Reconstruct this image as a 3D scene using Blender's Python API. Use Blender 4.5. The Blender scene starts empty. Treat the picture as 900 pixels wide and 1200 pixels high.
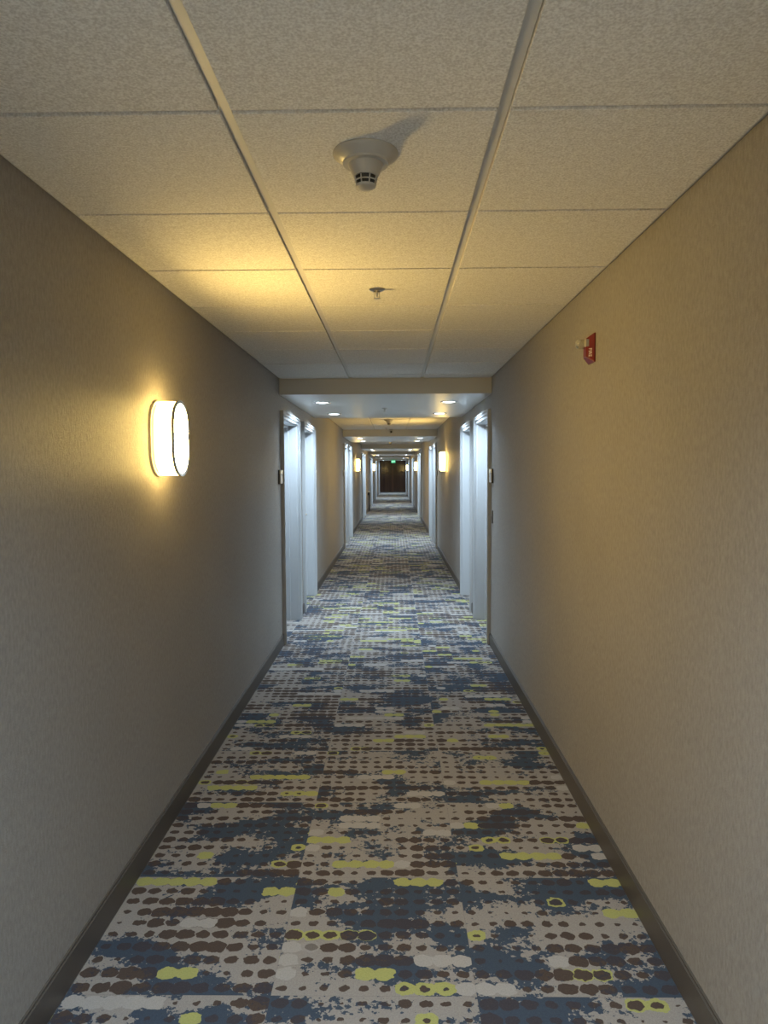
import bpy, bmesh, math, random
from mathutils import Vector, Matrix
random.seed(7)
S = bpy.context.scene
COL = S.collection
PI = math.pi
# ------------------------------------------------------------------ camera, world, exposure
EYE = 1.526                      # lens height above the carpet
yaw, pitch, roll = 0.014, 0.059, -0.0053
cam = bpy.data.cameras.new('camera'); co = bpy.data.objects.new('camera', cam); COL.objects.link(co)
fw = Vector((-math.sin(yaw)*math.cos(pitch), math.cos(yaw)*math.cos(pitch), -math.sin(pitch)))
rt = fw.cross(Vector((0, 0, 1))).normalized(); up = rt.cross(fw)
c_, s_ = math.cos(roll), math.sin(roll)
r2 = c_*rt + s_*up; u2 = -s_*rt + c_*up
m = Matrix((r2, u2, -fw)).transposed().to_4x4(); m.translation = Vector((0, 0, EYE))
co.matrix_world = m
cam.sensor_fit = 'VERTICAL'; cam.sensor_height = 36; cam.lens = 36*829.3/1200
cam.clip_start = .05; cam.clip_end = 300
S.camera = co
w = bpy.data.worlds.new('world'); S.world = w; w.use_nodes = True
w.node_tree.nodes['Background'].inputs[0].default_value = (.02, .02, .02, 1)
w.node_tree.nodes['Background'].inputs[1].default_value = .3
S.view_settings.view_transform = 'Standard'; S.view_settings.look = 'None'
S.view_settings.exposure = 0.66; S.view_settings.gamma = 1; S.view_settings.use_curve_mapping = False
WARM = (1.0, .68, .20); SHADE_STRENGTH = 82.0; SIDE_STRENGTH = 17.0
COOL = (.66, .84, 1.0); DOWN_POWER = 15
# ------------------------------------------------------------------ main dimensions
XL, XR = -.978, .840
CEIL = EYE + .792
SOF = EYE + .650
Y0, Y1 = -7.0, 49.4
DOORTOP = EYE + .517
GROUPS = [6.13, 13.76, 21.5, 29.3, 37.1, 45.0]     # near edge of each group of doorways
SOFF = [(g-.03, g+2.70) for g in GROUPS] + [(-1.95, .80)]  # last span is an unseen beam added behind the camera to hold fill downlights
WD = .98; CW = .055; PITCH = 1.42                   # clear opening, casing width, first-to-second door

# ------------------------------------------------------------------ helpers
def box(bm, x0, x1, y0, y1, z0, z1):
    vs = [bm.verts.new(p) for p in ((x0,y0,z0),(x1,y0,z0),(x1,y1,z0),(x0,y1,z0),(x0,y0,z1),(x1,y0,z1),(x1,y1,z1),(x0,y1,z1))]
    for f in ((0,3,2,1),(4,5,6,7),(0,1,5,4),(1,2,6,5),(2,3,7,6),(3,0,4,7)):
        bm.faces.new([vs[i] for i in f])
    return vs
def lathe(bm, prof, n=32, c=(0,0,0), axis='z', y0=0, y1=2*PI):
    rings = []
    for r, h in prof:
        ring = []
        for i in range(n):
            a = 2*PI*i/n
            p = (r*math.cos(a), r*math.sin(a), h)
            if axis == 'x': p = (h, r*math.cos(a), r*math.sin(a))
            if axis == 'y': p = (r*math.cos(a), h, r*math.sin(a))
            ring.append(bm.verts.new((p[0]+c[0], p[1]+c[1], p[2]+c[2])))
        rings.append(ring)
    for a, b in zip(rings, rings[1:]):
        for i in range(n):
            j = (i+1) % n
            bm.faces.new((a[i], a[j], b[j], b[i]))
    for rr in (rings[0], rings[-1]):
        try: bm.faces.new(rr)
        except ValueError: pass
def prism(bm, pts, x0, x1):      # closed outline pts (y,z) extruded along x
    a = [bm.verts.new((x0, p[0], p[1])) for p in pts]; b = [bm.verts.new((x1, p[0], p[1])) for p in pts]
    n = len(pts)
    for i in range(n):
        j = (i+1) % n; bm.faces.new((a[i], a[j], b[j], b[i]))
    bm.faces.new(a); bm.faces.new(b)
def capsule(wd, ht, n=16):
    r = wd/2; h = ht/2-r; p = []
    for i in range(n+1):
        a = PI*i/n; p.append((r*math.cos(a), h+r*math.sin(a)))
    for i in range(n+1):
        a = PI+PI*i/n; p.append((r*math.cos(a), -h+r*math.sin(a)))
    return p
def obj(name, bm, mat, parent=None, smooth=False, bevel=0):
    bmesh.ops.remove_doubles(bm, verts=bm.verts, dist=1e-6)
    bmesh.ops.recalc_face_normals(bm, faces=bm.faces)
    me = bpy.data.meshes.new(name); bm.to_mesh(me); bm.free()
    o = bpy.data.objects.new(name, me); COL.objects.link(o)
    me.materials.append(mat)
    if smooth:
        for f in me.polygons: f.use_smooth = True
        es = o.modifiers.new('edge', 'EDGE_SPLIT'); es.split_angle = math.radians(35)
    if bevel:
        b = o.modifiers.new('bevel', 'BEVEL'); b.width = bevel; b.segments = 2; b.limit_method = 'ANGLE'
    if parent: o.parent = parent
    return o
def tag(o, label=None, cat=None, group=None, kind=None):
    if label: o['label'] = label
    if cat: o['category'] = cat
    if group: o['group'] = group
    if kind: o['kind'] = kind
    return o
def empty(name, loc):
    o = bpy.data.objects.new(name, None); COL.objects.link(o); o.location = loc; o.empty_display_size = .05
    return o
def copy_tree(o, parent=None):
    c = o.copy(); COL.objects.link(c)
    if parent: c.parent = parent
    for ch in [k for k in bpy.data.objects if k.parent == o]: copy_tree(ch, c)
    return c

# ------------------------------------------------------------------ materials
class NT:
    def __init__(s, name):
        s.m = bpy.data.materials.new(name); s.m.use_nodes = True
        s.t = s.m.node_tree; s.b = s.t.nodes['Principled BSDF']
    def n(s, kind, **kw):
        nd = s.t.nodes.new(kind)
        for k, v in kw.items():
            if isinstance(k, str) and hasattr(nd, k): setattr(nd, k, v)
        return nd
    def l(s, a, b): s.t.links.new(a, b)
    def val(s, sock, v):
        if hasattr(v, 'is_linked') or hasattr(v, 'node'): s.l(v, sock)
        else: sock.default_value = v
    def math(s, op, a, b=0.0, c=0.0, clamp=False):
        nd = s.t.nodes.new('ShaderNodeMath'); nd.operation = op; nd.use_clamp = clamp
        for i, v in enumerate((a, b, c)): s.val(nd.inputs[i], v)
        return nd.outputs[0]
    def comb(s, x, y, z):
        nd = s.t.nodes.new('ShaderNodeCombineXYZ')
        for i, v in enumerate((x, y, z)): s.val(nd.inputs[i], v)
        return nd.outputs[0]
    def noise(s, vec, scale=1.0, detail=2.0, rough=.5):
        nd = s.t.nodes.new('ShaderNodeTexNoise'); nd.inputs['Scale'].default_value = scale
        nd.inputs['Detail'].default_value = detail; nd.inputs['Roughness'].default_value = rough
        s.l(vec, nd.inputs['Vector']); return nd.outputs[0]
    def white(s, vec):
        nd = s.t.nodes.new('ShaderNodeTexWhiteNoise'); nd.noise_dimensions = '3D'; s.l(vec, nd.inputs['Vector']); return nd
    def mix(s, f, a, b):
        nd = s.t.nodes.new('ShaderNodeMix'); nd.data_type = 'RGBA'
        s.val(nd.inputs[0], f); s.val(nd.inputs[6], a); s.val(nd.inputs[7], b); return nd.outputs[2]
    def step(s, v, t, w=.02):      # smooth step
        nd = s.t.nodes.new('ShaderNodeMapRange'); nd.interpolation_type = 'SMOOTHSTEP'
        s.val(nd.inputs[0], v); s.val(nd.inputs[1], s.math('SUBTRACT', t, w)); s.val(nd.inputs[2], s.math('ADD', t, w))
        return nd.outputs[0]
    def coord(s, which='Object'):
        tc = s.t.nodes.new('ShaderNodeTexCoord'); sp = s.t.nodes.new('ShaderNodeSeparateXYZ')
        s.l(tc.outputs[which], sp.inputs[0]); return tc.outputs[which], sp.outputs
    def bump(s, h, strength=.3, dist=.002):
        nd = s.t.nodes.new('ShaderNodeBump'); nd.inputs['Strength'].default_value = strength
        nd.inputs['Distance'].default_value = dist; s.l(h, nd.inputs['Height']); s.l(nd.outputs[0], s.b.inputs['Normal'])
def simple(name, col, rough=.5, metal=0, spec=.5, emit=None, es=0, noise=.04, nscale=30):
    k = NT(name)
    v, sp = k.coord()
    f = k.noise(v, nscale, 3)
    lo = tuple(c*(1-noise) for c in col)+(1,); hi = tuple(min(1, c*(1+noise)) for c in col)+(1,)
    k.l(k.mix(f, lo, hi), k.b.inputs['Base Color'])
    k.b.inputs['Roughness'].default_value = rough; k.b.inputs['Metallic'].default_value = metal
    k.b.inputs['Specular IOR Level'].default_value = spec
    if emit:
        k.b.inputs['Emission Color'].default_value = emit+(1,); k.b.inputs['Emission Strength'].default_value = es
    return k.m

def carpet_material():
    k = NT('carpet'); v, (X, Y, Z) = k.coord()
    T = .6
    tx = k.math('DIVIDE', k.math('ADD', X, .365), T); ty = k.math('DIVIDE', k.math('SUBTRACT', Y, 2.57), T)
    ix = k.math('FLOOR', tx); iy = k.math('FLOOR', ty)
    rnd = k.white(k.comb(ix, iy, 3.0)); rs = k.t.nodes.new('ShaderNodeSeparateColor'); k.l(rnd.outputs['Color'], rs.inputs[0])
    ox = k.math('MULTIPLY', rs.outputs[0], 37.0); oy = k.math('MULTIPLY', rs.outputs[1], 53.0); oz = k.math('MULTIPLY', rs.outputs[2], 11.0)
    P = k.comb(k.math('ADD', X, ox), k.math('ADD', Y, oy), oz)
    # warped dot grid
    w1 = k.math('MULTIPLY', k.math('SUBTRACT', k.noise(P, 42, 2), .5), .022)
    w2 = k.math('MULTIPLY', k.math('SUBTRACT', k.noise(k.comb(k.math('ADD', Y, oy), k.math('ADD', X, ox), oz), 48, 2), .5), .020)
    PX = k.math('ADD', X, w1); PY = k.math('ADD', Y, w2)
    G = .060; GY = .060
    gx = k.math('DIVIDE', k.math('ADD', PX, .365), G); gy = k.math('DIVIDE', k.math('SUBTRACT', PY, 2.57), GY)
    cx = k.math('FLOOR', gx); cy = k.math('FLOOR', gy)
    fx = k.math('SUBTRACT', k.math('SUBTRACT', gx, cx), .5); fy = k.math('SUBTRACT', k.math('SUBTRACT', gy, cy), .5)
    dd = k.math('SQRT', k.math('ADD', k.math('POWER', k.math('MULTIPLY', fx, .86), 2.0), k.math('POWER', k.math('MULTIPLY', fy, 1.12), 2.0)))
    cell = k.white(k.comb(cx, cy, 7.0)).outputs['Value']
    row = k.comb(k.math('MULTIPLY', k.math('ADD', X, ox), 3.2), k.math('MULTIPLY', k.math('ADD', cy, oy), 1.7), oz)
    rn = k.noise(row, 1.0, 1)
    big = k.noise(P, 3.2, 2)
    # dot radius: per dot jitter + row swell + patches with none
    R = k.math('ADD', k.math('MULTIPLY', cell, .13), k.math('MULTIPLY', k.math('SUBTRACT', rn, .5), .95))
    R = k.math('ADD', R, k.math('MULTIPLY', k.math('SUBTRACT', big, .5), .75))
    R = k.math('ADD', R, .235)
    R = k.math('MINIMUM', R, .53)
    brown = k.math('SUBTRACT', 1.0, k.step(dd, R, .018))
    # ragged navy patches, stretched across the hall
    Pn = k.comb(k.math('MULTIPLY', k.math('ADD', X, ox), .62), k.math('ADD', Y, oy), k.math('ADD', oz, 5.0))
    na = k.noise(Pn, 6.0, 1); nf = k.noise(P, 55, 3, .65); rg = k.noise(Pn, 26, 3, .6)
    nv = k.math('ADD', na, k.math('ADD', k.math('MULTIPLY', k.math('SUBTRACT', nf, .5), .50), k.math('MULTIPLY', k.math('SUBTRACT', rg, .5), .42)))
    navy = k.step(nv, k.math('ADD', .53, k.math('MULTIPLY', k.math('SUBTRACT', rs.outputs[2], .5), .10)), .012)
    # yellow-green rows and pale lozenge rows
    row2 = k.comb(k.math('MULTIPLY', k.math('ADD', k.math('MULTIPLY', cx, .06), oy), 4.0), k.math('MULTIPLY', k.math('ADD', cy, ox), 2.3), k.math('ADD', oz, 31.0))
    yn = k.noise(row2, 1.0, 0)
    ysel = k.step(yn, .677, .0006)
    pn = k.noise(k.comb(k.math('MULTIPLY', k.math('ADD', k.math('MULTIPLY', cx, .06), oz), 2.6), k.math('MULTIPLY', k.math('ADD', cy, oy), 3.1), 77.0), 1.0, 0)
    psel = k.step(pn, .70, .0006)
    wide = k.math('SUBTRACT', 1.0, k.step(dd, .50, .02))
    yel = k.math('MULTIPLY', ysel, wide); pale = k.math('MULTIPLY', psel, wide)
    solid = k.step(cell, .45, .01)
    rown = k.white(k.comb(cy, ix, 19.0)).outputs['Value']
    ysolid = k.math('MULTIPLY', yel, k.step(rown, .55, .01))
    # colours
    fib = k.noise(v, 420, 2, .7); fib2 = k.noise(v, 170, 3, .75)
    fm = k.math('ADD', k.math('MULTIPLY', fib, .5), k.math('MULTIPLY', fib2, .5))
    beige = k.mix(fm, (.100, .088, .080, 1), (.44, .405, .375, 1))
    nav = k.mix(fm, (.016, .024, .038, 1), (.080, .104, .142, 1))
    bro = k.mix(fm, (.026, .018, .015, 1), (.120, .088, .072, 1))
    bro2 = k.mix(fm, (.018, .017, .022, 1), (.085, .075, .085, 1))
    ye = k.mix(fm, (.17, .17, .040, 1), (.50, .50, .20, 1))
    pa = k.mix(fm, (.17, .155, .145, 1), (.50, .47, .44, 1))
    c = k.mix(navy, beige, nav)
    c = k.mix(pale, c, pa)
    c = k.mix(yel, c, ye)
    bm_ = k.math('MULTIPLY', brown, k.math('SUBTRACT', 1.0, k.math('MAXIMUM', ysolid, pale)))
    c = k.mix(bm_, c, k.mix(navy, bro, bro2))
    # tile seams
    ex = k.math('ABSOLUTE', k.math('SUBTRACT', k.math('FRACT', tx), .5)); ey = k.math('ABSOLUTE', k.math('SUBTRACT', k.math('FRACT', ty), .5))
    seam = k.step(k.math('MAXIMUM', ex, ey), .4975, .0015)
    c = k.mix(k.math('MULTIPLY', seam, .12), c, (.05, .05, .055, 1))
    k.l(c, k.b.inputs['Base Color'])
    k.b.inputs['Roughness'].default_value = .95; k.b.inputs['Specular IOR Level'].default_value = .12
    k.bump(fm, .5, .004)
    return k.m
def wall_material():
    k = NT('taupe wallcovering'); v, (X, Y, Z) = k.coord()
    th = k.noise(k.comb(X, k.math('MULTIPLY', Y, 95.0), k.math('MULTIPLY', Z, 42.0)), 1.0, 4, .7)
    th2 = k.noise(k.comb(X, k.math('MULTIPLY', Y, 700.0), k.math('MULTIPLY', Z, 240.0)), 1.0, 2)
    bl = k.noise(v, 2.0, 3)
    f = k.step(k.math('ADD', k.math('MULTIPLY', th, .85), k.math('MULTIPLY', bl, .15)), .5, .24)
    k.l(k.mix(f, (.265, .243, .220, 1), (.375, .347, .317, 1)), k.b.inputs['Base Color'])
    k.b.inputs['Roughness'].default_value = .50; k.b.inputs['Specular IOR Level'].default_value = .33
    k.bump(k.math('ADD', k.math('MULTIPLY', th, .6), k.math('MULTIPLY', th2, .4)), 1.0, .007)
    return k.m
def tile_material():
    k = NT('acoustic ceiling tile'); v, (X, Y, Z) = k.coord()
    a = k.noise(v, 165, 4, .62); b = k.noise(v, 45, 3)
    f = k.math('ADD', k.math('MULTIPLY', a, .8), k.math('MULTIPLY', b, .2))
    k.l(k.mix(k.step(f, .5, .16), (.62, .59, .55, 1), (.88, .865, .83, 1)), k.b.inputs['Base Color'])
    k.b.inputs['Roughness'].default_value = .9; k.b.inputs['Specular IOR Level'].default_value = .15
    k.bump(f, .55, .005)
    return k.m
def wood_material():
    k = NT('dark walnut panelling'); v, (X, Y, Z) = k.coord()
    g = k.noise(k.comb(k.math('MULTIPLY', X, 30.0), Y, k.math('MULTIPLY', Z, 1.6)), 1.0, 5, .6)
    pl = k.white(k.comb(k.math('FLOOR', k.math('DIVIDE', X, .152)), 1.0, 1.0)).outputs['Value']
    f = k.math('ADD', k.math('MULTIPLY', g, .6), k.math('MULTIPLY', pl, .4))
    k.l(k.mix(f, (.018, .007, .004, 1), (.095, .038, .018, 1)), k.b.inputs['Base Color'])
    k.b.inputs['Roughness'].default_value = .10; k.b.inputs['Specular IOR Level'].default_value = .6
    return k.m
def soffit_material():
    k = NT('satin painted soffit'); v, (X, Y, Z) = k.coord()
    f = k.noise(k.comb(k.math('MULTIPLY', X, 2.0), k.math('MULTIPLY', Y, 40.0), Z), 1.0, 3)
    k.l(k.mix(f, (.60, .58, .54, 1), (.64, .62, .58, 1)), k.b.inputs['Base Color'])
    k.b.inputs['Roughness'].default_value = .36; k.b.inputs['Specular IOR Level'].default_value = .5
    k.bump(f, .12, .002)
    return k.m

M_carpet = carpet_material(); M_wall = wall_material(); M_tile = tile_material(); M_wood = wood_material(); M_soffit = soffit_material()
M_tee = simple('cream painted ceiling grid', (.60, .58, .54), .45)
M_frame = simple('white painted door frame', (.45, .46, .47), .5, noise=.02)
M_leaf = simple('pale painted door leaf', (.43, .45, .47), .45, noise=.02)
M_base = simple('dark taupe rubber baseboard', (.085, .073, .063), .45)
M_metal = simple('brushed nickel', (.55, .53, .50), .28, 1)
M_chrome = simple('polished chrome', (.75, .75, .75), .12, 1)
M_black = simple('black plastic', (.012, .012, .012), .4)
M_hinge = simple('satin steel', (.45, .45, .45), .35, 1)
M_det = simple('cream white plastic', (.47, .44, .385), .35)
M_plate = simple('off white enamel back plate', (.55, .50, .42), .4)
M_shade = simple('glowing opal glass', (.9, .88, .8), .3, emit=WARM, es=SHADE_STRENGTH)
M_side = simple('glowing opal side glass', (.9, .88, .8), .3, emit=WARM, es=SIDE_STRENGTH)
M_lens = simple('glowing downlight lens', (.9, .9, .9), .3, emit=(.85, .94, 1.0), es=5)
M_trimring = simple('satin aluminium trim ring', (.62, .60, .56), .25, .6)
M_red = simple('glossy red plastic', (.16, .008, .010), .3)
M_clear = simple('silvered strobe lens', (.72, .70, .62), .12, .75)
M_letter = simple('white printed lettering', (.75, .68, .6), .5)
M_sign = simple('pewter sign face', (.50, .48, .45), .4, .1)
M_signpale = simple('cream sign strip', (.75, .70, .58), .3)
M_green = simple('green lit exit panel', (.05, .35, .18), .4, emit=(.10, .75, .36), es=.55)
M_exittext = simple('white lit exit letters', (.8, .9, .8), .4, emit=(.7, 1, .8), es=.9)
M_glassblack = simple('dark lens glass', (.004, .004, .005), .08)
M_tabletop = simple('black stained wood', (.014, .010, .008), .35)
M_ceramic = simple('cream ceramic', (.75, .71, .62), .3)
M_grey = simple('dark grey metal plate', (.16, .155, .145), .35, .7)

# ------------------------------------------------------------------ door openings
doors = []       # (group, side, index in group, y of opening start)
for gi, g in enumerate(GROUPS):
    for side in (-1, 1):
        for k in (0, 1):
            doors.append((gi, side, k, g + CW + k*PITCH))
OPENTOP = DOORTOP - CW
# ------------------------------------------------------------------ walls
for side, nm, X in ((-1, 'wall_left', XL), (1, 'wall_right', XR)):
    bm = bmesh.new(); ops = sorted(d[3] for d in doors if d[1] == side)
    a, b = (X-.22, X) if side < 0 else (X, X+.22)
    y = Y0
    for o_ in ops:
        box(bm, a, b, y, o_, 0, CEIL+.1); box(bm, a, b, o_, o_+WD, OPENTOP, CEIL+.1); y = o_+WD
    box(bm, a, b, y, Y1+.2, 0, CEIL+.1)
    tag(obj(nm, bm, M_wall), kind='structure')
    # baseboard with a small top bead
    bm = bmesh.new(); y = Y0
    t = .012*-side
    for o_ in [q-CW for q in ops]+[Y1]:
        if o_-y > .02:
            xa, xb = sorted((X, X+t)); box(bm, xa, xb, y, o_, 0, .094)
            xa, xb = sorted((X, X+t*.55)); box(bm, xa, xb, y, o_, .094, .101)
        y = o_+WD+2*CW
    tag(obj('baseboard_left' if side < 0 else 'baseboard_right', bm, M_base), kind='structure')
bm = bmesh.new(); box(bm, XL-.22, XR+.22, Y0-.2, Y0, 0, CEIL+.1)
tag(obj('wall_back', bm, M_wall), kind='structure')
# far wall of vertical dark boards
bm = bmesh.new(); box(bm, XL, XR, Y1+.02, Y1+.2, 0, CEIL+.1)
n = 12; pw = (XR-XL)/n
for i in range(n): box(bm, XL+i*pw+.004, XL+(i+1)*pw-.004, Y1, Y1+.03, .0, CEIL)
tag(obj('wall_far', bm, M_wood, bevel=.003), kind='structure')
# ------------------------------------------------------------------ floor
bm = bmesh.new(); box(bm, XL-.215, XR+.215, Y0-.1, Y1+.1, -.05, 0)
tag(obj('floor', bm, M_carpet), kind='structure')
# ------------------------------------------------------------------ ceiling: tiles, grid, soffits
GX = [XL, -.3655, -.3655+.61, XR]
bays = []
prev = Y0
for a, b in sorted(SOFF): bays.append((prev, a)); prev = b
bays.append((prev, Y1))
tb = bmesh.new(); gb = bmesh.new()
TW = .012; DROP = .0075
for bi, (a, b) in enumerate(bays):
    if b-a < .05: continue
    off = 1.591 if a < 5 and b > 5 else a+.42
    ys = [a]; y = off - .61*math.floor((off-a)/.61)
    if y-a < .03: y += .61
    while y < b-.03: ys.append(y); y += .61
    ys.append(b)
    for y0_, y1_ in zip(ys, ys[1:]):
        for x0_, x1_ in zip(GX, GX[1:]):
            xa = x0_+(TW+.002 if x0_ != XL else .012); xb = x1_-(TW+.002 if x1_ != XR else .012)
            ya = y0_+(.010 if y0_ != a else .001); yb = y1_-(.004 if y1_ != b else .001)
            if yb-ya < .02: continue
            dz = random.uniform(-.0012, .0012)
            box(tb, xa, xb, ya, yb, CEIL-DROP+dz, CEIL+.02)
    for x in GX[1:3]: box(gb, x-TW, x+TW, a, b, CEIL+.0005, CEIL+.012)
    for y in ys[1:-1]:
        for x0_, x1_ in zip(GX, GX[1:]): box(gb, x0_+(TW if x0_ != XL else 0), x1_-(TW if x1_ != XR else 0), y-TW, y+TW, CEIL+.002, CEIL+.012)
    # wall angle
    box(gb, XL, XL+.016, a, b, CEIL-.001, CEIL+.010); box(gb, XR-.016, XR, a, b, CEIL-.001, CEIL+.010)
box(tb, XL-.1, XR+.1, Y0-.1, Y1+.1, CEIL+.03, CEIL+.1)
tag(obj('ceiling', tb, M_tile, bevel=.0015), kind='structure')
tag(obj('trim_1', gb, M_tee), kind='structure')
for a, b in sorted(SOFF):
    bm = bmesh.new(); box(bm, XL, XR, a, b, SOF, CEIL+.025)
    tag(obj('ceiling_soffit', bm, M_soffit, bevel=.003), kind='structure')
# ------------------------------------------------------------------ doors
ORD = ['first', 'second', 'third', 'fourth', 'fifth', 'sixth']
def make_door(n, side, hand):
    """origin: floor, wall face, near edge of the clear opening; +x goes into the wall."""
    root = empty('door_%d' % n, (0, 0, 0))
    D = .175                         # recess depth
    P = .026
    bm = bmesh.new(); H = OPENTOP
    # stepped casing on the wall face: outer board and inner bead
    for (o, i, p) in ((CW, .020, P), (.020, -.006, .015), (CW+.004, CW-.012, P+.006)):
        pts = None
        box(bm, -p, .002, -o, -i, 0, H+o); box(bm, -p, .002, WD+i, WD+o, 0, H+o)
        box(bm, -p, .002, -i, WD+i, H+i, H+o)
    # jamb lining and rebate
    box(bm, 0, D+.04, -.001, .012, 0, H); box(bm, 0, D+.04, WD-.012, WD+.001, 0, H); box(bm, 0, D+.04, 0, WD, H-.012, H+.001)
    for (x0, x1, t) in ((.080, .128, .032),):
        box(bm, x0, x1, .010, t, 0, H-.01); box(bm, x0, x1, WD-t, WD-.010, 0, H-.01); box(bm, x0, x1, .01, WD-.01, H-t, H-.01)
    obj('door_frame', bm, M_frame, root, bevel=.003)
    bm = bmesh.new(); box(bm, .132, .174, .015, WD-.015, .008, H-.014)
    leaf = obj('door_leaf', bm, M_leaf, root, bevel=.002)
    hy = .085 if hand == 0 else WD-.085; d = 1 if hand == 0 else -1
    bm = bmesh.new(); prism(bm, [(hy+.032*p[0], .98+p[1]) for p in [(-1, -.11), (1, -.11), (1, .11), (-1, .11)]], .124, .133)
    lathe(bm, [(.011, .070), (.011, .124)], 16, (0, hy, 1.0), 'x')
    ya, yb = sorted((hy-.011*d, hy+.125*d)); box(bm, .066, .080, ya, yb, .989, 1.011)
    obj('door_handle', bm, M_metal, leaf, bevel=.003)
    bm = bmesh.new(); lathe(bm, [(.009, .126), (.011, .129), (.011, .133)], 16, (0, WD/2, 1.50), 'x')
    obj('peephole', bm, M_metal, leaf)
    bm = bmesh.new(); fy = WD-.014 if hand == 0 else .014
    for z in (.25, 1.05, 1.82): lathe(bm, [(.006, z-.05), (.006, z+.05)], 12, (.128, fy, 0))
    obj('hinge', bm, M_hinge, leaf)
    return root
protos = {}
nd = 0
for gi, side, k, y in doors:
    nd += 1
    key = (k,)
    if key not in protos:
        r = make_door(nd, side, k); protos[key] = r
    else:
        r = copy_tree(protos[key]); r.name = 'door_%d' % nd
    r.location = (XL if side < 0 else XR, y, 0)
    r.scale = (-1 if side < 0 else 1, 1, 1)
    tag(r, '%s white recessed door of the %s doorway pair on the %s wall' % ('nearer' if k == 0 else 'farther', ORD[gi], 'left' if side < 0 else 'right'), kind='structure')

# ------------------------------------------------------------------ wall sconces
def make_sconce():
    r = empty('wall_sconce', (0, 0, 0))       # +x points into the hall
    bm = bmesh.new(); prism(bm, capsule(.212, .312), .0005, .010)
    obj('back_plate', bm, M_plate, r, smooth=True)
    bm = bmesh.new(); prism(bm, capsule(.190, .288), .010, .022)
    obj('mounting_collar', bm, M_plate, r, smooth=True)
    bm = bmesh.new(); prism(bm, capsule(.205, .305), .022, .0935)
    obj('glass_side_band', bm, M_side, r, smooth=True)
    bm = bmesh.new(); prism(bm, capsule(.188, .288), .0935, .098)
    obj('glass_front', bm, M_shade, r, smooth=True)
    bm = bmesh.new(); o_ = capsule(.212, .312); i_ = capsule(.188, .288); n = len(o_)
    vs = [[bm.verts.new((x, p[0], p[1])) for p in q] for x, q in ((.092, o_), (.101, o_), (.101, i_), (.092, i_))]
    for t in range(4):
        A, B = vs[t], vs[(t+1) % 4]
        for i in range(n):
            j = (i+1) % n; bm.faces.new((A[i], A[j], B[j], B[i]))
    obj('chrome_rim', bm, M_chrome, r, smooth=True)
    return r
SC = [(-1, 2.93, 'large glowing oval wall sconce on left wall, nearest to the camera'),
      (1, 11.35, 'glowing wall sconce on right wall between the first and second doorway pairs'),
      (-1, 18.25, 'glowing wall sconce on left wall between the second and third doorway pairs'),
      (1, 25.3, 'glowing wall sconce on right wall between the third and fourth doorway pairs'),
      (-1, 33.0, 'glowing wall sconce on left wall between the fourth and fifth doorway pairs'),
      (1, 41.2, 'tiny distant glowing wall sconce on right wall between the fifth and sixth doorway pairs')]
s0 = None
for side, y, lab in SC + [(-1, -1.3, None)]:  # last sconce is unseen, added to brighten the near walls and ceiling
    o = s0 = make_sconce() if s0 is None else s0
    if y != 2.93: o = copy_tree(s0)
    o.location = (XL if side < 0 else XR, y, EYE+.135)
    o.scale = (1 if side < 0 else -1, 1, 1)
    tag(o, lab or 'added unseen wall sconce on left wall behind the camera, brightening the near hall', 'wall sconce', 'wall sconces along the hallway')

# ------------------------------------------------------------------ recessed downlights
def make_downlight():
    r = empty('recessed_downlight', (0, 0, 0))
    bm = bmesh.new()
    lathe(bm, [(.058, -.0005), (.066, -.006), (.080, -.005), (.082, -.0005)], 32)
    obj('trim_ring', bm, M_trimring, r, smooth=True)
    bm = bmesh.new(); lathe(bm, [(.057, -.004), (.045, -.0075), (.02, -.009), (.001, -.0092)], 32)
    lens = obj('lamp_lens', bm, M_lens, r, smooth=True)
    ld = bpy.data.lights.new('downlight', 'AREA'); ld.shape = 'DISK'; ld.size = .10; ld.energy = DOWN_POWER; ld.color = COOL
    ld.spread = math.radians(152)
    lo = bpy.data.objects.new('lamp', ld); COL.objects.link(lo); lo.location = (0, 0, -.012); lo.parent = r
    return r
d0 = None
for gi, (a, b) in enumerate(SOFF):
    for k in ((0, 1) if gi < 6 else (0, 1, 2)):  # three pairs in the last beam are unseen, added to light the near hall
        for side in (-1, 1):
            if d0 is None: o = d0 = make_downlight()
            else: o = copy_tree(d0)
            o.location = (-.68 if side < 0 else .53, a+.70+1.38*k if gi < 6 else a+.35+.95*k, SOF)
            if gi < 6:
                lab = 'round lit downlight, %s on the %s side of the %s lowered ceiling beam' % ('nearer' if k == 0 else 'farther', 'left' if side < 0 else 'right', ORD[gi])
            else:
                lab = 'added unseen fill downlight, %s on the %s side of the beam behind camera' % (('farthest', 'middle', 'nearest')[k], 'left' if side < 0 else 'right')
            tag(o, lab, 'ceiling light', 'recessed downlights in the lowered ceiling beams')

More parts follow.
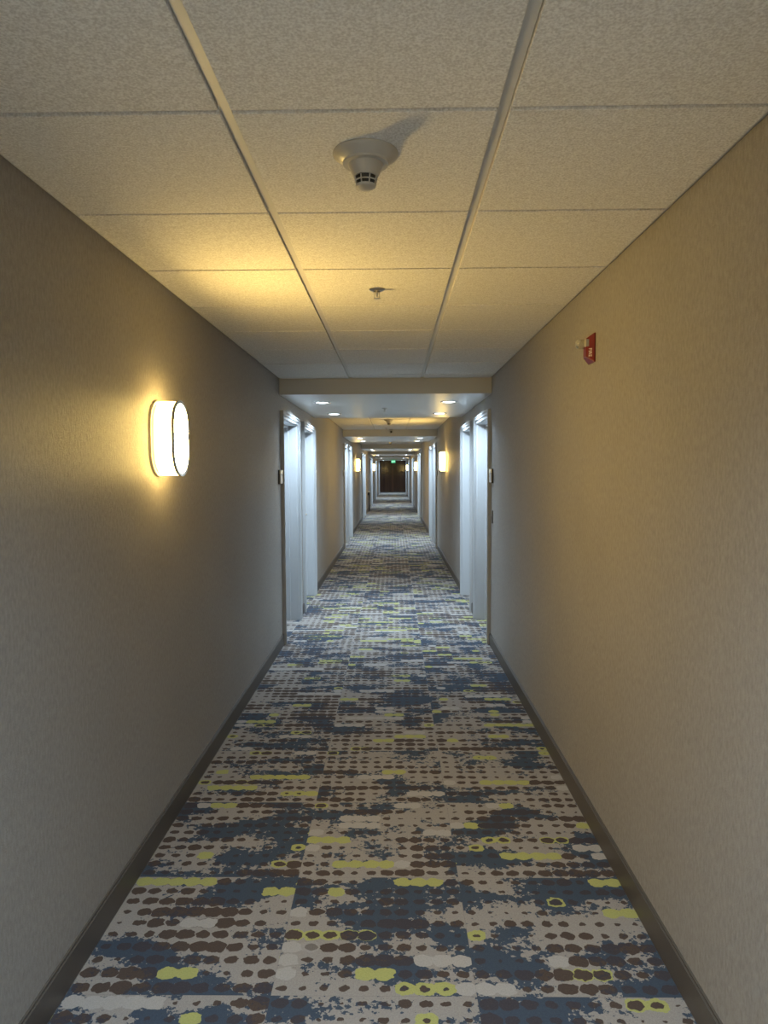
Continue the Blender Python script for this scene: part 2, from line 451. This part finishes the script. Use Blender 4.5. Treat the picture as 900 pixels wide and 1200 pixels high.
# ------------------------------------------------------------------ smoke detectors
def make_detector():
    r = empty('smoke_detector', (0, 0, 0))
    bm = bmesh.new(); lathe(bm, [(.080, -.0005), (.0815, -.004), (.080, -.008), (.057, -.024), (.056, -.029), (.043, -.030)], 48)
    obj('base_flange', bm, M_det, r, smooth=True)
    bm = bmesh.new(); lathe(bm, [(.044, -.028), (.0435, -.032), (.0315, -.056), (.0305, -.059), (.022, -.059)], 48)
    obj('housing', bm, M_det, r, smooth=True)
    bm = bmesh.new(); lathe(bm, [(.0265, -.057), (.0215, -.081)], 32)
    obj('sensor_chamber', bm, M_black, r, smooth=True)
    bm = bmesh.new()
    for z, q in ((-.0695, .0282), (-.0800, .0258)):
        lathe(bm, [(q-.003, z+.0012), (q, z+.0012), (q-.0005, z-.0012), (q-.003, z-.0012), (q-.003, z+.0012)], 32)
    for i in range(8):
        a = 2*PI*i/8+PI/8; c, s = math.cos(a), math.sin(a)
        for z0, z1, ra, rb in ((-.059, -.083, 0.0303, .0248),):
            t = .0013; q = [(ra-.003, z0), (ra, z0), (rb, z1), (rb-.003, z1)]
            A = [bm.verts.new((x*c-t*s, x*s+t*c, z)) for x, z in q]; B = [bm.verts.new((x*c+t*s, x*s-t*c, z)) for x, z in q]
            bm.faces.new(A); bm.faces.new(B)
            for e in range(4): f = (e+1) % 4; bm.faces.new((A[e], A[f], B[f], B[e]))
    lathe(bm, [(.0255, -.080), (.0235, -.084), (.015, -.0885), (.001, -.090)], 32)
    obj('vent_cage', bm, M_det, r, smooth=True)
    return r
det = make_detector(); det.location = (-.066, 1.80, CEIL-DROP)
tag(det, 'large cream smoke detector on the nearest ceiling, casting a shadow', 'smoke detector', 'ceiling smoke detectors')
for x, y, lab in ((-.070, 11.04, 'small smoke detector on tiled ceiling just beyond the first lowered beam'), (-.09, 19.4, 'tiny distant smoke detector on tiled ceiling just beyond the second lowered beam')):
    o = copy_tree(det); o.location = (x, y, CEIL-DROP); tag(o, lab)
# ------------------------------------------------------------------ sprinklers
def make_sprinkler():
    r = empty('fire_sprinkler', (0, 0, 0))
    bm = bmesh.new(); lathe(bm, [(.034, -.0005), (.033, -.004), (.022, -.011), (.016, -.011), (.015, -.003)], 32)
    obj('escutcheon', bm, M_metal, r, smooth=True)
    bm = bmesh.new(); lathe(bm, [(.008, -.001), (.008, -.016), (.005, -.018), (.0035, -.034)], 16)
    for s in (-1, 1):
        lathe(bm, [(.0018, -.012), (.0018, -.038)], 8, (s*.010, 0, 0))
    box(bm, -.011, .011, -.002, .002, -.040, -.037)
    obj('head', bm, M_metal, r, smooth=True)
    bm = bmesh.new(); lathe(bm, [(.013, -.040), (.013, -.0415)], 24)
    for i in range(8):
        a = 2*PI*i/8; lathe(bm, [(.003, -.0400), (.003, -.0415)], 8, (.014*math.cos(a), .014*math.sin(a), 0))
    obj('deflector', bm, M_metal, r)
    return r
sp = make_sprinkler(); sp.location = (-.069, 3.12, CEIL-DROP)
tag(sp, 'metal fire sprinkler on the nearest tiled ceiling beyond the large smoke detector', 'sprinkler', 'fire sprinklers')
for x, y, z, lab in ((-.09, 7.45, SOF, 'small metal fire sprinkler under the first lowered ceiling beam'), (-.135, 13.2, CEIL-DROP, 'tiny fire sprinkler on ceiling beside the white security camera')):
    o = copy_tree(sp); o.location = (x, y, z); tag(o, lab)
# ------------------------------------------------------------------ security cameras
def make_cam():
    r = empty('security_camera', (0, 0, 0))
    bm = bmesh.new(); lathe(bm, [(.040, -.0005), (.040, -.012), (.030, -.022)], 32)
    obj('mounting_base', bm, M_det, r, smooth=True)
    bm = bmesh.new()
    lathe(bm, [(.034*math.sin(PI*i/14)+1e-4, -.050+.034*math.cos(PI*i/14)) for i in range(15)], 28)
    obj('camera_ball', bm, M_det, r, smooth=True)
    bm = bmesh.new(); lathe(bm, [(.001, -.042), (.013, -.041), (.019, -.036), (.019, -.020)], 24, (0, 0, -.052), 'y')
    obj('lens', bm, M_glassblack, r, smooth=True)
    return r
cm = make_cam(); cm.location = (-.045, 13.64, CEIL-DROP)
tag(cm, 'small white ball security camera in front of the second lowered beam', 'security camera', 'ceiling security cameras')
o = copy_tree(cm); o.location = (-.03, 37.00, CEIL-DROP-.0)
tag(o, 'tiny distant white security camera in front of the fifth lowered beam')
# ------------------------------------------------------------------ room signs
def make_sign():
    r = empty('room_sign', (0, 0, 0))
    bm = bmesh.new(); prism(bm, [(-.060, -.060), (.060, -.060), (.060, .060), (-.060, .060)], .0005, .011)
    obj('backing', bm, M_black, r, bevel=.001)
    bm = bmesh.new(); prism(bm, [(-.057, -.057), (.059, -.057), (.059, .020), (-.057, .020)], .010, .020)
    obj('number_plate', bm, M_sign, r, bevel=.002)
    bm = bmesh.new(); prism(bm, [(-.057, .023), (.059, .023), (.059, .058), (-.057, .058)], .010, .022)
    obj('top_strip', bm, M_signpale, r, bevel=.002)
    return r
sg = None
for gi, g in enumerate(GROUPS):
    for side in (-1, 1):
        for k in (0, 1):
            y = g-.085 if k == 0 else g+CW*2+WD+PITCH+.085
            if sg is None: o = sg = make_sign()
            else: o = copy_tree(sg)
            o.location = (XL if side < 0 else XR, y, EYE-.053); o.scale = (1 if side < 0 else -1, 1, 1)
            tag(o, 'small square dark room sign %s the %s doorway pair on the %s wall' % ('just before' if k == 0 else 'just beyond', ORD[gi], 'left' if side < 0 else 'right'), 'room sign', 'room signs beside the doors')
# ------------------------------------------------------------------ wall plate by first right door
r = empty('switch_plate', (XR, 6.03, EYE-.40))
tag(r, 'small grey metal plate with bright stud beside first right doorframe, below the room sign', 'switch')
bm = bmesh.new(); prism(bm, [(-.035, -.055), (.035, -.055), (.035, .055), (-.035, .055)], -.008, -.0005); obj('cover_plate', bm, M_grey, r, bevel=.002)
bm = bmesh.new(); lathe(bm, [(.001, -.026), (.007, -.025), (.008, -.008)], 16, (0, .01, .008), 'x'); obj('stud', bm, M_chrome, r, smooth=True)
# ------------------------------------------------------------------ fire strobe
def text_mesh(name, txt, size, ext, mat, parent, mw):
    cu = bpy.data.curves.new(name, 'FONT'); cu.body = txt; cu.size = size; cu.extrude = ext; cu.align_x = 'CENTER'; cu.align_y = 'CENTER'
    to = bpy.data.objects.new('tmp', cu); COL.objects.link(to)
    bpy.context.view_layer.update()
    me = bpy.data.meshes.new_from_object(to.evaluated_get(bpy.context.evaluated_depsgraph_get()))
    bpy.data.objects.remove(to); me.materials.clear(); me.materials.append(mat)
    me.transform(mw)
    o = bpy.data.objects.new(name, me); COL.objects.link(o); o.parent = parent
    return o
r = empty('fire_alarm_strobe', (XR, 3.025, EYE+.505))
tag(r, 'red fire alarm strobe with clear flash lens on the right wall', 'fire alarm')
bm = bmesh.new()
A = [(-.0005, y, z) for y, z in ((-.045, -.060), (.045, -.060), (.045, .060), (-.045, .060))]
B = [(-.006, y, z) for x, y, z in A]
C_ = [(-.034, y, z) for y, z in ((-.022, -.036), (.022, -.036), (.022, .040), (-.022, .040))]
rings = [[bm.verts.new(p) for p in q] for q in (A, B, C_)]
bm.faces.new(rings[0]); bm.faces.new(rings[2])
for a, b in zip(rings, rings[1:]):
    for i in range(4): j = (i+1) % 4; bm.faces.new((a[i], a[j], b[j], b[i]))
obj('red_housing', bm, M_red, r, bevel=.0015)
bm = bmesh.new(); lathe(bm, [(.020, -.030), (.021, -.040), (.019, -.062), (.012, -.070), (.001, -.071)], 24, (0, .004, .020), 'x')
obj('flash_lens', bm, M_clear, r, smooth=True)
bm = bmesh.new(); prism(bm, [(-.030, .006), (-.012, .006), (-.012, .036), (-.030, .036)], -.038, -.020)
obj('lens_bracket', bm, M_det, r, bevel=.001)
# letters run down the sloping side that faces the camera
n_ = Vector((-.023, -.028, 0)).normalized()       # outward normal of the near slope
d_ = Vector((0, 0, -1))                            # reading direction
u_ = n_.cross(d_).normalized()
ctr = Vector((-.020, -.0335, -.020)) + n_*.0006
mw = Matrix((d_, u_, n_)).transposed().to_4x4(); mw.translation = ctr
text_mesh('lettering', 'FIRE', .020, .0004, M_letter, r, mw)
# ------------------------------------------------------------------ exit sign
r = empty('exit_sign', (-.02, 44.80, SOF+.02))
tag(r, 'small green lit exit sign hanging at the far end of the hallway', 'exit sign')
bm = bmesh.new(); box(bm, -.010, .010, -.01, .01, -.03, .115); box(bm, -.12, .12, -.02, .02, -.045, -.028); obj('canopy', bm, M_det, r)
bm = bmesh.new(); box(bm, -.128, .128, -.012, .012, -.215, -.045); obj('lit_panel', bm, M_green, r, bevel=.003)
mw = Matrix(((1, 0, 0), (0, 0, -1), (0, 1, 0))).to_4x4(); mw.translation = Vector((0, -.0125, -.128))
text_mesh('lettering', 'EXIT', .11, .001, M_exittext, r, mw)
bm = bmesh.new(); box(bm, -.13, .13, -.015, .015, -.232, -.214); obj('lower_edge', bm, M_black, r)
# ------------------------------------------------------------------ slim table against the left wall
r = empty('console_table', (XL, 26.6, 0))
tag(r, 'slim dark table standing against the left wall beyond the third doorway pair', 'table')
bm = bmesh.new(); box(bm, .014, .085, -.25, .25, .675, .70); box(bm, .014, .080, -.24, .24, .60, .675); obj('tabletop', bm, M_tabletop, r, bevel=.003)
for yy in (-.22, .22):
    bm = bmesh.new(); box(bm, .040, .070, yy-.018, yy+.018, 0, .60); obj('leg', bm, M_tabletop, r, bevel=.003)
bm = bmesh.new(); lathe(bm, [(.018, 0), (.027, .008), (.030, .035), (.024, .052), (.010, .056), (.012, .066), (.001, .070)], 24)
o = obj('lidded_jar', bm, M_ceramic, None, smooth=True); o.location = (XL+.050, 26.42, .7005)
tag(o, 'small cream lidded jar on the slim dark table', 'jar')
